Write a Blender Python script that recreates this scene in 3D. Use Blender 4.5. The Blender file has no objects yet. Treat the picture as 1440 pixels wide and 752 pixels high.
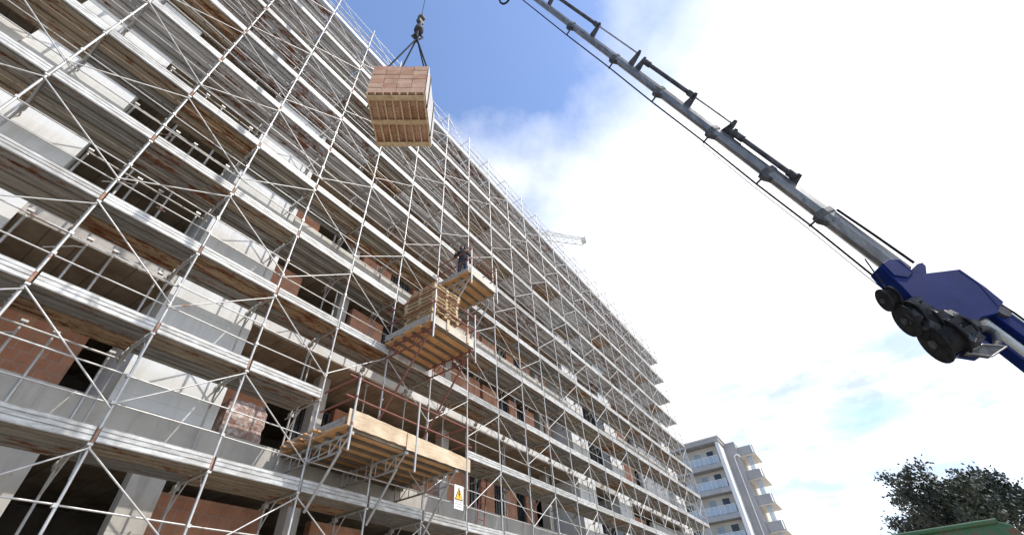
import bpy, bmesh, math, random
from mathutils import Vector, Matrix
R = math.radians
random.seed(7)
sc = bpy.context.scene
COL = sc.collection

# ------------------------------------------------------------------ camera frame
D1 = Vector((0.56768307, 0.52409312, 0.6348719))      # along the facade (world X), in camera coords x right, y down, z forward
D2 = Vector((-0.05960936, -0.74298805, 0.66664495))   # up (world Z)
D3 = Vector((0.82108627, -0.41628736, -0.39054088))   # outward from the facade (world -Y)
F, ZC = 626.28, 1.65
def ray(u, v):
    r = Vector((u-720, v-376, F)); return Vector((r.dot(D1), -r.dot(D3), r.dot(D2)))
def at_y(u, v, Y):
    r = ray(u, v); r *= Y/r.y; return Vector((r.x, r.y, r.z+ZC))
def at_x(u, v, X):
    r = ray(u, v); r *= X/r.x; return Vector((r.x, r.y, r.z+ZC))
def at_depth(u, v, d):
    r = ray(u, v)*(d/F); return Vector((r.x, r.y, r.z+ZC))
def at_plane(u, v, p0, n):
    o = Vector((0, 0, ZC)); r = ray(u, v); return o + r*((p0-o).dot(n)/r.dot(n))
def project(p):
    q = Vector(p)-Vector((0, 0, ZC)); c = D1*q.x - D3*q.y + D2*q.z
    return (720+F*c.x/c.z, 376+F*c.y/c.z, c.z)

# ------------------------------------------------------------------ mesh builder
class MB:
    def __init__(s): s.v, s.f, s.sm, s.mi, s.cur = [], [], [], [], 0
    def add(s, vs, fs, smooth=False):
        o = len(s.v); s.v += [tuple(v) for v in vs]
        for f in fs: s.f.append([i+o for i in f]); s.sm.append(smooth); s.mi.append(s.cur)
        return s
    def box(s, x0, x1, y0, y1, z0, z1, M=None):
        vs = [Vector((x, y, z)) for z in (z0, z1) for y in (y0, y1) for x in (x0, x1)]
        if M is not None: vs = [M @ v for v in vs]
        return s.add(vs, [(0,2,3,1),(4,5,7,6),(0,1,5,4),(2,6,7,3),(0,4,6,2),(1,3,7,5)])
    def tube(s, p, q, r, n=8, r2=None, caps=True):
        p, q = Vector(p), Vector(q); d = (q-p).normalized()
        a = d.orthogonal().normalized(); b = d.cross(a); r2 = r if r2 is None else r2
        vs = [p+(a*math.cos(t)+b*math.sin(t))*r for t in [2*math.pi*i/n for i in range(n)]]
        vs += [q+(a*math.cos(t)+b*math.sin(t))*r2 for t in [2*math.pi*i/n for i in range(n)]]
        s.add(vs, [(i, (i+1) % n, n+(i+1) % n, n+i) for i in range(n)], True)
        if caps:
            s.add(vs[:n], [tuple(range(n-1, -1, -1))]); s.add(vs[n:], [tuple(range(n))])
        return s
    def path(s, pts, r, n=8):
        for a, b in zip(pts, pts[1:]): s.tube(a, b, r, n)
        return s
    def prism(s, poly, ext):
        ext = Vector(ext); n = len(poly); poly = [Vector(p) for p in poly]
        vs = poly+[p+ext for p in poly]
        return s.add(vs, [tuple(range(n-1, -1, -1)), tuple(range(n, 2*n))]+[(i, (i+1) % n, n+(i+1) % n, n+i) for i in range(n)])
    def loft(s, rings, smooth=False, caps=True):
        n = len(rings[0]); vs = [v for r in rings for v in r]
        fs = [(k*n+i, k*n+(i+1) % n, (k+1)*n+(i+1) % n, (k+1)*n+i) for k in range(len(rings)-1) for i in range(n)]
        if caps: fs += [tuple(range(n-1, -1, -1)), tuple(range((len(rings)-1)*n, len(rings)*n))]
        return s.add(vs, fs, smooth)
    def bar(s, p, q, w, h, up=(0, 0, 1)):
        p, q = Vector(p), Vector(q); d = (q-p).normalized(); up = Vector(up)
        a = d.cross(up).normalized(); b = a.cross(d)
        ring = lambda c: [c-a*w/2-b*h/2, c+a*w/2-b*h/2, c+a*w/2+b*h/2, c-a*w/2+b*h/2]
        return s.loft([ring(p), ring(q)])
    def mesh(s, name, m, off=(0, 0, 0)):
        me = bpy.data.meshes.new(name); off = Vector(off)
        me.from_pydata([Vector(v)-off for v in s.v], [], s.f); me.update()
        bm = bmesh.new(); bm.from_mesh(me); bmesh.ops.recalc_face_normals(bm, faces=bm.faces); bm.to_mesh(me); bm.free()
        me.polygons.foreach_set('use_smooth', s.sm)
        for x in (m if isinstance(m, (list, tuple)) else [m]): me.materials.append(x)
        if isinstance(m, (list, tuple)): me.polygons.foreach_set('material_index', (s.mi+[0]*len(s.f))[:len(s.f)])
        return me
    def build(s, name, m, parent=None, off=None, bevel=0):
        if off is None: off = root_off(parent)
        o = bpy.data.objects.new(name, s.mesh(name, m, off)); COL.objects.link(o)
        if parent is not None: o.parent = parent
        if bevel:
            b = o.modifiers.new('bevel', 'BEVEL'); b.width = bevel; b.segments = 2; b.limit_method = 'ANGLE'
        return o
def root_off(p):
    off = Vector((0, 0, 0))
    while p is not None: off += p.location; p = p.parent
    return off
def tag(o, label=None, cat=None, group=None, kind=None):
    if label: o['label'] = label
    if cat: o['category'] = cat
    if group: o['group'] = group
    if kind: o['kind'] = kind
    return o
def thing(name, loc, label, cat, group=None):
    o = bpy.data.objects.new(name, None); COL.objects.link(o); o.location = loc; o.empty_display_size = .3
    return tag(o, label, cat, group)
def place(name, me, parent, loc):
    o = bpy.data.objects.new(name, me); COL.objects.link(o); o.parent = parent
    o.location = Vector(loc)-root_off(parent); return o

# ------------------------------------------------------------------ materials
def newmat(name):
    m = bpy.data.materials.new(name); m.use_nodes = True; nt = m.node_tree
    return m, nt, nt.nodes['Principled BSDF']
def node(nt, t, **k):
    n = nt.nodes.new(t)
    for a, b in k.items(): setattr(n, a, b)
    return n
def ramp(nt, stops, interp='LINEAR'):
    n = node(nt, 'ShaderNodeValToRGB'); n.color_ramp.interpolation = interp
    e = n.color_ramp.elements
    while len(e) < len(stops): e.new(.5)
    for x, (p, c) in zip(e, stops): x.position = p; x.color = (*c, 1) if len(c) == 3 else c
    return n
def pos(nt, scale=(1, 1, 1), obj=False):
    if obj: src = node(nt, 'ShaderNodeTexCoord').outputs['Object']
    else: src = node(nt, 'ShaderNodeNewGeometry').outputs['Position']
    mp = node(nt, 'ShaderNodeMapping'); mp.inputs['Scale'].default_value = scale
    nt.links.new(src, mp.inputs['Vector']); return mp.outputs['Vector']
def noise(nt, vec, scale, detail=5, rough=.6):
    n = node(nt, 'ShaderNodeTexNoise'); n.inputs['Scale'].default_value = scale
    n.inputs['Detail'].default_value = detail; n.inputs['Roughness'].default_value = rough
    nt.links.new(vec, n.inputs['Vector']); return n.outputs['Fac']
def mixc(nt, fac, a, b, mode='MIX'):
    n = node(nt, 'ShaderNodeMix', data_type='RGBA', blend_type=mode)
    for s, v in ((n.inputs[0], fac), (n.inputs[6], a), (n.inputs[7], b)):
        if hasattr(v, 'links'): nt.links.new(v, s)
        elif isinstance(v, (int, float)): s.default_value = v
        else: s.default_value = (*v, 1)
    return n.outputs[2]
def math_(nt, op, a, b=0.0):
    n = node(nt, 'ShaderNodeMath', operation=op)
    for s, v in ((n.inputs[0], a), (n.inputs[1], b)):
        if hasattr(v, 'links'): nt.links.new(v, s)
        else: s.default_value = v
    return n.outputs[0]
def bump(nt, bs, h, strength=.3, dist=.01):
    b = node(nt, 'ShaderNodeBump'); b.inputs['Strength'].default_value = strength; b.inputs['Distance'].default_value = dist
    nt.links.new(h, b.inputs['Height']); nt.links.new(b.outputs['Normal'], bs.inputs['Normal'])
def matte(m, s=.15, r=.8):
    b = m.node_tree.nodes['Principled BSDF']; b.inputs['Specular IOR Level'].default_value = s; b.inputs['Roughness'].default_value = r; return m
def plain(name, c1, c2, scale=3, rough=.7, metal=0, stretch=(1, 1, 1), lo=.38, hi=.62, obj=False, bmp=.15, fine=40):
    m, nt, bs = newmat(name)
    v = pos(nt, stretch, obj)
    r = ramp(nt, [(lo, c1), (hi, c2)]); nt.links.new(noise(nt, v, scale), r.inputs['Fac'])
    f = noise(nt, v, fine, 3)
    fr = ramp(nt, [(.3, (.82, .82, .82)), (.7, (1, 1, 1))]); nt.links.new(f, fr.inputs['Fac'])
    c = mixc(nt, 1.0, r.outputs['Color'], fr.outputs['Color'], 'MULTIPLY')
    nt.links.new(c, bs.inputs['Base Color']); bs.inputs['Roughness'].default_value = rough; bs.inputs['Metallic'].default_value = metal
    if bmp: bump(nt, bs, f, bmp, .006)
    return m

M = {}
def stained(name, c1, c2, dirt, amt):
    m, nt, bs = newmat(name); g = pos(nt)
    r = ramp(nt, [(.3, c1), (.7, c2)]); nt.links.new(noise(nt, g, 1.1, 6, .65), r.inputs['Fac'])
    d = ramp(nt, [(.5, (0, 0, 0)), (.75, (1, 1, 1))]); nt.links.new(noise(nt, pos(nt, (3.2, 3.2, .35)), 1.5, 7, .7), d.inputs['Fac'])
    c = mixc(nt, math_(nt, 'MULTIPLY', d.outputs['Color'], amt), r.outputs['Color'], dirt)
    sx = node(nt, 'ShaderNodeSeparateXYZ'); nt.links.new(g, sx.inputs[0])
    j = math_(nt, 'LESS_THAN', math_(nt, 'FRACT', math_(nt, 'MULTIPLY', math_(nt, 'ADD', sx.outputs['Z'], .4), 1/1.06)), .012)
    c = mixc(nt, math_(nt, 'MULTIPLY', j, .55), c, dirt)
    sp = ramp(nt, [(.70, (0, 0, 0)), (.73, (1, 1, 1))]); nt.links.new(noise(nt, g, 9, 3), sp.inputs['Fac'])
    c = mixc(nt, math_(nt, 'MULTIPLY', sp.outputs['Color'], .5), c, dirt)
    nt.links.new(c, bs.inputs['Base Color']); bs.inputs['Roughness'].default_value = .88
    bump(nt, bs, noise(nt, g, 14, 5), .2, .01); return m
M['white_wall'] = stained('white_plaster', (.60, .61, .60), (.71, .71, .70), (.44, .41, .37), .55)
M['concrete'] = stained('grey_concrete', (.36, .335, .30), (.50, .475, .43), (.22, .19, .16), .6)
M['pale_concrete'] = stained('pale_concrete', (.54, .52, .48), (.68, .67, .64), (.36, .32, .28), .5)
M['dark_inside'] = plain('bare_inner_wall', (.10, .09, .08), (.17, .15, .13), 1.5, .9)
def formwork():   # board marked soffit: boards laid across the slab
    m, nt, bs = newmat('board_marked_soffit')
    v = pos(nt)
    sx = node(nt, 'ShaderNodeSeparateXYZ'); nt.links.new(v, sx.inputs[0])
    cell = math_(nt, 'FLOOR', math_(nt, 'MULTIPLY', sx.outputs['X'], 2.0))
    wn = node(nt, 'ShaderNodeTexWhiteNoise', noise_dimensions='1D'); nt.links.new(cell, wn.inputs['W'])
    fr = math_(nt, 'FRACT', math_(nt, 'MULTIPLY', sx.outputs['X'], 2.0))
    line = math_(nt, 'LESS_THAN', fr, .045)
    r = ramp(nt, [(0, (.30, .24, .17)), (.5, (.36, .30, .22)), (1, (.27, .21, .15))]); nt.links.new(wn.outputs['Value'], r.inputs['Fac'])
    st = ramp(nt, [(.35, (.6, .55, .5)), (.65, (1, 1, 1))]); nt.links.new(noise(nt, v, 1.6), st.inputs['Fac'])
    c = mixc(nt, 1.0, r.outputs['Color'], st.outputs['Color'], 'MULTIPLY')
    c = mixc(nt, line, c, (.13, .10, .07)); nt.links.new(c, bs.inputs['Base Color']); bs.inputs['Roughness'].default_value = .9
    return m
M['soffit'] = formwork()
def brickmat(name, bw, bh, cols, mortar, ribs=True):
    m, nt, bs = newmat(name)
    g = pos(nt); sx = node(nt, 'ShaderNodeSeparateXYZ'); nt.links.new(g, sx.inputs[0])
    cx = node(nt, 'ShaderNodeCombineXYZ'); nt.links.new(math_(nt, 'ADD', sx.outputs['X'], sx.outputs['Y']), cx.inputs[0]); nt.links.new(sx.outputs['Z'], cx.inputs[1])
    b = node(nt, 'ShaderNodeTexBrick'); nt.links.new(cx.outputs[0], b.inputs['Vector'])
    b.inputs['Scale'].default_value = 1; b.inputs['Brick Width'].default_value = bw; b.inputs['Row Height'].default_value = bh
    b.inputs['Mortar Size'].default_value = .008; b.inputs['Color1'].default_value = (*cols[0], 1); b.inputs['Color2'].default_value = (*cols[1], 1); b.inputs['Mortar'].default_value = (*mortar, 1)
    n = noise(nt, g, 2.2); r = ramp(nt, [(.3, (.68, .64, .6)), (.7, (1.08, 1.04, 1))]); nt.links.new(n, r.inputs['Fac'])
    c = mixc(nt, 1.0, b.outputs['Color'], r.outputs['Color'], 'MULTIPLY')
    if ribs:
        fr = math_(nt, 'FRACT', math_(nt, 'MULTIPLY', math_(nt, 'ADD', sx.outputs['X'], sx.outputs['Y']), 36.0))
        c = mixc(nt, math_(nt, 'MULTIPLY', math_(nt, 'LESS_THAN', fr, .25), .28), c, (.10, .04, .025))
    nt.links.new(c, bs.inputs['Base Color']); bs.inputs['Roughness'].default_value = .9
    bump(nt, bs, b.outputs['Fac'], .5, -.01)
    return m
M['brick'] = brickmat('hollow_clay_block_wall', .25, .245, ((.62, .32, .20), (.53, .25, .15)), (.46, .40, .34))
def deckmat(name, cols):
    m, nt, bs = newmat(name)
    g = pos(nt); sx = node(nt, 'ShaderNodeSeparateXYZ'); nt.links.new(g, sx.inputs[0])
    cx = node(nt, 'ShaderNodeCombineXYZ')
    for i, (ax, o, s) in enumerate((('X', 2.05, 1/1.8), ('Y', 9.055, 2.0), ('Z', 4.48, 1/1.985))):
        nt.links.new(math_(nt, 'FLOOR', math_(nt, 'MULTIPLY', math_(nt, 'SUBTRACT', sx.outputs[ax], o), s)), cx.inputs[i])
    wn = node(nt, 'ShaderNodeTexWhiteNoise', noise_dimensions='3D'); nt.links.new(cx.outputs[0], wn.inputs['Vector'])
    n = len(cols); r = ramp(nt, [(i/n, c) for i, c in enumerate(cols)], 'CONSTANT'); nt.links.new(wn.outputs['Value'], r.inputs['Fac'])
    gv = pos(nt, (.5, 3.5, 1)); a = noise(nt, gv, 2.6, 6, .7)
    st = ramp(nt, [(.3, (.55, .53, .5)), (.7, (1.25, 1.2, 1.15))]); nt.links.new(a, st.inputs['Fac'])
    c = mixc(nt, 1.0, r.outputs['Color'], st.outputs['Color'], 'MULTIPLY')
    rv = noise(nt, pos(nt, (.7, 2.2, 1)), 3.2, 8, .75)
    amt = math_(nt, 'ADD', rv, math_(nt, 'MULTIPLY', wn.outputs['Value'], .16))
    rr = ramp(nt, [(.645, (0, 0, 0)), (.70, (1, 1, 1))]); nt.links.new(amt, rr.inputs['Fac'])
    c = mixc(nt, rr.outputs['Color'], c, (.17, .062, .022))
    cs = ramp(nt, [(.66, (0, 0, 0)), (.70, (1, 1, 1))]); nt.links.new(noise(nt, g, 6.5, 6, .7), cs.inputs['Fac'])
    c = mixc(nt, math_(nt, 'MULTIPLY', cs.outputs['Color'], .45), c, (.48, .46, .42))
    nt.links.new(c, bs.inputs['Base Color']); bs.inputs['Roughness'].default_value = .65
    return m
M['deck'] = deckmat('weathered_steel_plank', [(.26, .25, .23), (.29, .27, .23), (.225, .22, .205), (.32, .27, .20), (.28, .265, .24), (.35, .25, .15)])
M['deck_grey'] = deckmat('zinc_grey_steel_plank', [(.50, .52, .545), (.45, .47, .49), (.54, .555, .575), (.43, .43, .42), (.49, .51, .54)])
def steel(name, c, rust=.0, rough=.42, metal=.35):
    m, nt, bs = newmat(name)
    g = pos(nt); n = noise(nt, g, 7, 5, .65)
    r = ramp(nt, [(.3, tuple(x*.72 for x in c)), (.68, c)]); nt.links.new(n, r.inputs['Fac'])
    col = r.outputs['Color']
    if rust:
        rr = ramp(nt, [(.62-rust, (0, 0, 0)), (.68-rust, (1, 1, 1))]); nt.links.new(noise(nt, g, 1.7, 8, .75), rr.inputs['Fac'])
        col = mixc(nt, rr.outputs['Color'], col, (.26, .12, .06))
    nt.links.new(col, bs.inputs['Base Color']); bs.inputs['Roughness'].default_value = rough; bs.inputs['Metallic'].default_value = metal
    return m
M['galv'] = steel('galvanised_tube', (.58, .565, .54), .01)
M['galv_dull'] = steel('dull_galvanised_steel', (.46, .45, .43), .02, .55)
def toemat():
    m, nt, bs = newmat('bright_zinc_sheet'); g = pos(nt)
    sx = node(nt, 'ShaderNodeSeparateXYZ'); nt.links.new(g, sx.inputs[0]); cx = node(nt, 'ShaderNodeCombineXYZ')
    for i, (ax_, o, k) in enumerate((('X', 2.05, 1/1.8), ('Z', 4.48, 1/1.985))):
        nt.links.new(math_(nt, 'FLOOR', math_(nt, 'MULTIPLY', math_(nt, 'SUBTRACT', sx.outputs[ax_], o), k)), cx.inputs[i])
    wn = node(nt, 'ShaderNodeTexWhiteNoise', noise_dimensions='3D'); nt.links.new(cx.outputs[0], wn.inputs['Vector'])
    r = ramp(nt, [(0, (.46, .46, .45)), (.5, (.62, .625, .62)), (1, (.72, .725, .72))]); nt.links.new(wn.outputs['Value'], r.inputs['Fac'])
    d = ramp(nt, [(.42, (.62, .6, .57)), (.62, (1, 1, 1))]); nt.links.new(noise(nt, pos(nt, (.8, 1, 3)), 4, 8, .72), d.inputs['Fac'])
    c = mixc(nt, 1.0, r.outputs['Color'], d.outputs['Color'], 'MULTIPLY')
    sp = ramp(nt, [(.69, (0, 0, 0)), (.72, (1, 1, 1))]); nt.links.new(noise(nt, g, 5, 7, .7), sp.inputs['Fac'])
    nt.links.new(mixc(nt, math_(nt, 'MULTIPLY', sp.outputs['Color'], .6), c, (.36, .2, .12)), bs.inputs['Base Color'])
    bs.inputs['Roughness'].default_value = .5; bs.inputs['Metallic'].default_value = .15; return m
M['toe'] = toemat()
M['red_steel'] = steel('red_primed_steel', (.24, .09, .07), .0, .6, .1)
M['rust'] = plain('rusty_sleeve', (.28, .15, .10), (.42, .26, .18), 9, .8)
def wood(name, a, b, along=(1, 8, 8), scale=3):
    m, nt, bs = newmat(name)
    v = pos(nt, along); n1 = noise(nt, v, scale, 6, .65)
    r = ramp(nt, [(.3, a), (.7, b)]); nt.links.new(n1, r.inputs['Fac'])
    k = noise(nt, pos(nt, (1, 1, 1)), 1.9, 4); kr = ramp(nt, [(.35, (.72, .68, .62)), (.65, (1, 1, 1))]); nt.links.new(k, kr.inputs['Fac'])
    nt.links.new(mixc(nt, 1.0, r.outputs['Color'], kr.outputs['Color'], 'MULTIPLY'), bs.inputs['Base Color']); bs.inputs['Roughness'].default_value = .75
    bump(nt, bs, n1, .25, .004)
    return m
M['ply'] = wood('orange_pine_board', (.60, .33, .14), (.74, .46, .23))
M['pine'] = wood('pale_pine_plank', (.56, .42, .28), (.76, .63, .46))
M['pine_grey'] = wood('sun_bleached_plank', (.56, .51, .43), (.72, .68, .60))
M['pallet_wood'] = wood('weathered_pallet_wood', (.46, .33, .19), (.66, .52, .34), (3, 3, 8))
M['joist'] = wood('dark_timber_joist', (.14, .11, .08), (.22, .18, .13))
M['black'] = plain('black_rubber', (.012, .012, .013), (.03, .03, .032), 8, .5)
M['dark_steel'] = plain('dark_greasy_steel', (.035, .036, .04), (.09, .09, .095), 6, .5, .4)
matte(M['black']); matte(M['dark_steel'], .25, .6); M['dark_steel'].node_tree.nodes['Principled BSDF'].inputs['Metallic'].default_value = 0
def greasy():
    m, nt, bs = newmat('greasy_boom_steel')
    g = pos(nt); r = ramp(nt, [(.32, (.10, .098, .10)), (.55, (.20, .195, .19)), (.72, (.30, .29, .27))])
    mp = node(nt, 'ShaderNodeMapping'); mp.inputs['Rotation'].default_value = (R(16), R(14), 0); mp.inputs['Scale'].default_value = (5, 5, .8); nt.links.new(g, mp.inputs['Vector'])
    nt.links.new(noise(nt, mp.outputs['Vector'], 1.6, 9, .72), r.inputs['Fac'])
    sp = ramp(nt, [(.62, (0, 0, 0)), (.66, (1, 1, 1))]); nt.links.new(noise(nt, g, 5, 6, .7), sp.inputs['Fac'])
    nt.links.new(mixc(nt, math_(nt, 'MULTIPLY', sp.outputs['Color'], .7), r.outputs['Color'], (.05, .045, .04)), bs.inputs['Base Color'])
    bs.inputs['Roughness'].default_value = .38; bs.inputs['Metallic'].default_value = .55
    bump(nt, bs, noise(nt, g, 9, 4), .15, .004); return m
M['boom'] = greasy(); M['boom_dark'] = plain('dark_collar_steel', (.05, .05, .052), (.12, .118, .115), 7, .55)
M['chrome'] = plain('piston_rod_steel', (.30, .29, .26), (.42, .40, .36), 5, .3, .6)
M['blue'] = plain('blue_crane_paint', (.004, .013, .085), (.009, .022, .125), 2.2, .5, fine=14, lo=.3, hi=.7); matte(M['blue'], .08, .55)
M['void'] = plain('dark_glass', (.015, .017, .02), (.03, .032, .036), 4, .2)
M['ground'] = plain('dusty_concrete_yard', (.36, .33, .285), (.48, .44, .385), .35, .95)

# ------------------------------------------------------------------ ground
g = MB(); n = 24
pts = [(-1500, -1500, 0), (1500, -1500, 0), (1500, 1500, 0), (-1500, 1500, 0)]
g.add(pts, [(0, 1, 2, 3)]); tag(g.build('ground', M['ground']), kind='structure')

# ------------------------------------------------------------------ unfinished building
XA, XB = -9.0, 39.7
SB = [5.27+3.19*i for i in range(-1, 6)]          # underside of each slab
B = thing('apartment_block', (15, 10.3, 0), 'long unfinished apartment block with pale walls and bare orange brick behind the scaffolding', 'building')
for i, z in enumerate(SB):
    MB().box(XA, XB, 10.335, 16.4, z+.012, z+.42).build('floor_slab', M['concrete'], B)
    MB().box(XA+.01, XB-.01, 10.34, 16.3, z, z+.011).build('ceiling', M['soffit'], B)
PIERS = [(-2.45, -.5), (2.25, 4.15), (21.4, 23.3), (26.2, 28.1), (37.9, 39.9)]
for a, b in PIERS:
    w = MB().box(a, b, 10.3, 12.3, 5.24 if a < 5 else 0, 21.75)
    w.build('wall_panel', M['white_wall'], B)
for a, b, y in ((-6, -2.2, 10.8), (-.9, 1.9, 10.8), (3.3, 3.9, 10.75)): MB().box(a, b, y, y+.3, 0, 5.25).build('wall_panel', M['concrete'], B)
# storey joints and drips on the panels stay in their own grooves
LOGGIA = [(XA, -2.45), (4.15, 21.4), (28.1, 37.9)]
MB().box(XA, XB, 10.235, 10.333, 5.25, 5.72).build('edge_beam', M['concrete'], B)
for i, z in enumerate(SB):
    if i == 1: continue
    top = z+.78 if i == 3 else z+.46
    for a, b in LOGGIA:
        MB().box(a+.003, b-.003, 10.25, 10.332, z-.015, top).build('edge_beam', M['pale_concrete'] if i >= 2 else M['concrete'], B)
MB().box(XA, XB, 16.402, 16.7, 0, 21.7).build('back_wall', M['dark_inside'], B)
for x in (XA, 39.5): MB().box(x-.25, x-.002, 10.35, 16.4, 0, 21.6).build('end_wall', M['pale_concrete'], B)
MB().box(XA-.2, XB+.2, 10.28, 16.8, 21.66, 21.95).build('roof_slab', M['concrete'], B)
def brickrow(i, segs, y=12.06, top=None):
    z0 = SB[i]+.42; z1 = SB[i+1]-.005
    for a, b in segs:
        MB().box(a, b, y, y+.25, z0, z1-.32 if top is None else z0+top).build('brick_wall', M['brick'], B)
def window(i, a, b, y=12.12, h0=.0, h1=2.25):
    z0 = SB[i]+.42+h0; z1 = SB[i]+.42+h1
    fr = MB()
    for x in (a, b-.06): fr.box(x, x+.06, y, y+.08, z0, z1)
    fr.box(a+.06, b-.06, y, y+.08, z1-.06, z1); fr.box(a+.06, b-.06, y, y+.08, z0, z0+.06)
    o = fr.build('window', M['dark_steel'], B)
    bars = MB(); nb = max(3, int((b-a)/.16))
    for q in range(1, nb): bars.box(a+(b-a)*q/nb-.012, a+(b-a)*q/nb+.012, y+.02, y+.045, z0+.06, z1-.06)
    bars.build('grille', M['dark_steel'], o)
    MB().box(a+.06, b-.06, y+.055, y+.065, z0+.06, z1-.06).build('pane', M['void'], o)
for i in range(0, 6):
    jit = lambda s: s+random.uniform(-.08, .08)
    if i == 0:
        brickrow(0, [(4.2, 6.75), (8.2, 10.0), (11.4, 13.2), (14.4, 16.1), (17.2, 19.0), (20.2, 21.38)], 12.06)
        brickrow(0, [(-2.4, -.6)], 13.0)
    elif i == 1:
        brickrow(1, [(-.49, 1.75)], 12.06, 1.95)
        brickrow(1, [(4.2, 6.0), (8.2, 10.9), (11.6, 13.1), (13.5, 15.0), (15.8, 16.7), (17.5, 18.4), (19.2, 20.1)])
        window(1, 7.0, 8.1); window(1, 15.05, 15.75); window(1, 16.75, 17.45); window(1, 18.45, 19.15)
    else:
        brickrow(i, [(4.2, 5.45), (7.5, 8.9), (10.2, 12.3), (12.42, 14.72), (14.93, 16.15), (17.0, 17.66), (18.44, 19.25), (20.3, 20.95)], 11.25)
        window(i, 9.0, 10.0, 11.3); window(i, 17.7, 18.4, 11.3); window(i, 16.22, 16.95, 11.3)
    if i >= 1:
        for a, b in ((23.4, 24.75), (24.8, 26.15)): window(i, a, b, 10.75)
    brickrow(i, [(28.6, 31.4)], 10.9); window(i, 31.5, 32.3, 11.0)
    MB().box(32.35, 37.85, 10.75, 10.95, SB[i]+.42, SB[i+1]-.3).build('wall_panel', M['white_wall'], B)
for a, b in ((-7.8, -7.4), (6.9, 7.25), (12.35, 12.7), (19.7, 20.05)):
    MB().box(a, b, 11.2, 11.55, 0, 21.2).build('column', M['concrete'], B)

# ------------------------------------------------------------------ adjustable props in the open bays
pz = 3.19-.42-.012
prop_me = {'outer_tube': MB().tube((0, 0, .012), (0, 0, 1.7), .03, 10).mesh('outer_tube', M['galv_dull']),
           'inner_tube': MB().tube((0, 0, 1.7), (0, 0, pz-.012), .024, 10).mesh('inner_tube', M['galv']),
           'base_plate': MB().box(-.07, .07, -.07, .07, 0, .012).mesh('base_plate', M['galv_dull']),
           'head_plate': MB().box(-.07, .07, -.07, .07, pz-.012, pz).mesh('head_plate', M['galv']),
           'nut': MB().tube((0, 0, 1.62), (0, 0, 1.74), .045, 8).box(-.1, .1, -.008, .008, 1.66, 1.69).mesh('nut', M['rust'])}
pr0 = random.Random(31)
for i, xs in ((1, (6.1, 8.15, 10.95, 13.2, 15.4, 18.8)), (2, (.4, 1.3, 6.4, 9.5, 13.3, 16.6, 19.8)), (3, (.5, 1.5, 5.9, 7.7, 11.3, 14.9, 18.0)), (4, (.3, 1.4, 6.9, 10.2, 15.5))):
    for x in xs:
        loc = Vector((x, 10.62+pr0.uniform(0, .25), SB[i]+.42))
        t = thing('steel_prop', loc, 'slim adjustable steel prop standing between two floor slabs in an open bay behind the scaffolding', 'prop', 'steel props in the open bays')
        for nme, me_ in prop_me.items(): place(nme, me_, t, loc)

# ------------------------------------------------------------------ scaffolding
S = thing('scaffolding', (15, 9, 0), 'tall galvanised steel tube scaffolding with planked decks covering the whole front of the unfinished block', 'scaffolding')
BAY, LV, X0, Z0 = 1.8, 1.985, 2.05, 4.58
KS, KE = -5, 21
YF, YI = 9.0, 10.05
NL = range(-1, 10)
zd = lambda j: Z0+LV*j
xk = lambda k: X0+BAY*k
SKIP = {(2, 1), (3, 1), (4, 1)}                       # bays left open for the lowest loading platform
jitter = random.Random(3)
for k in range(KS, KE+1):
    x = xk(k)
    lean = jitter.uniform(-.03, .03); top = 24.6+jitter.uniform(-.05, .1)
    t = MB().tube((x-lean, YF, 0), (x+lean, YF+lean*.4, top), .0225, 10)
    t.cur = 1
    for j in NL:                                        # spigot joints and clamps
        z = zd(j); dz0 = jitter.uniform(-.02, .02)
        dx = lean*(2*z/top-1); t.tube((x+dx, YF, z-.02+dz0), (x+dx, YF, z+.2), .029, 10)
    t.cur = 0
    for j in NL:
        for dz in (.62, 1.1): t.box(x-.03, x+.03, YF-.03, YF+.04, zd(j)+dz-.025, zd(j)+dz+.03)
        t.box(x-.035, x+.035, YF-.035, YF+.035, zd(j)-.06, zd(j)-.025)
    t.build('standard', [M['galv'], M['rust'] if k in (-1, 0, 1) else M['galv_dull']], S)
    MB().tube((x, YI, 0), (x, YI, 24.45), .022, 8).build('standard', M['galv_dull'], S)
def frame_mb():
    f = MB(); z = -.045
    f.tube((0, YF+.02, z), (0, YI-.02, z), .022, 8)
    f.path([(0, YI-.01, z-.5), (0, YI-.14, z-.28), (0, YI-.36, z-.01)], .015, 6)
    f.path([(0, YF+.01, z-.5), (0, YF+.06, z-.25), (0, YF+.22, z-.01)], .012, 6)
    f.box(-.045, .045, YI-.055, YI+.055, z-.09, z-.0)
    f.tube((0, YI, z-.07), (.02, 10.29, z-.07), .02, 6)
    return f
frame_me = frame_mb().mesh('frame_head', M['galv_dull'])
# one deck bay: two ribbed planks
def deck_mb(x0=.03, x1=BAY-.03):
    m = MB()
    for q in range(3):
        y0 = 9.04+q*.337; y1 = y0+.305; c = (y0+y1)/2
        prof = [(y0, .0), (c-.026, .0), (c-.026, .055), (c+.026, .055), (c+.026, .0), (y1, .0), (y1, .062), (y0, .062)]
        m.prism([(x0, y, z) for y, z in prof[:2]+prof[2:]], (x1-x0, 0, 0))
        for a in (y0+.02, c-.055, c+.04, y1-.035): m.box(x0, x1, a, a+.014, -.008, -.001)
    m.tube((x0-.01, 9.06, .02), (x0-.01, 10.02, .02), .02, 6)
    return m
def toe_mb():
    m = MB(); y = 8.962; x0, x1 = .04, BAY-.035
    prof = [(y, -.012), (y-.008, .0), (y-.008, .062), (y+.018, .066), (y+.018, .086), (y, .088), (y-.004, .140), (y+.016, .144), (y+.016, .160), (y, .162), (y, .212), (y-.008, .222), (y+.03, .222), (y+.03, -.012)]
    return m.prism([(x0, a, b) for a, b in prof], (x1-x0, 0, 0))
def rail_mb(dz, y): return MB().tube((.0, y, dz), (BAY, y, dz), .0145, 8)
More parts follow.
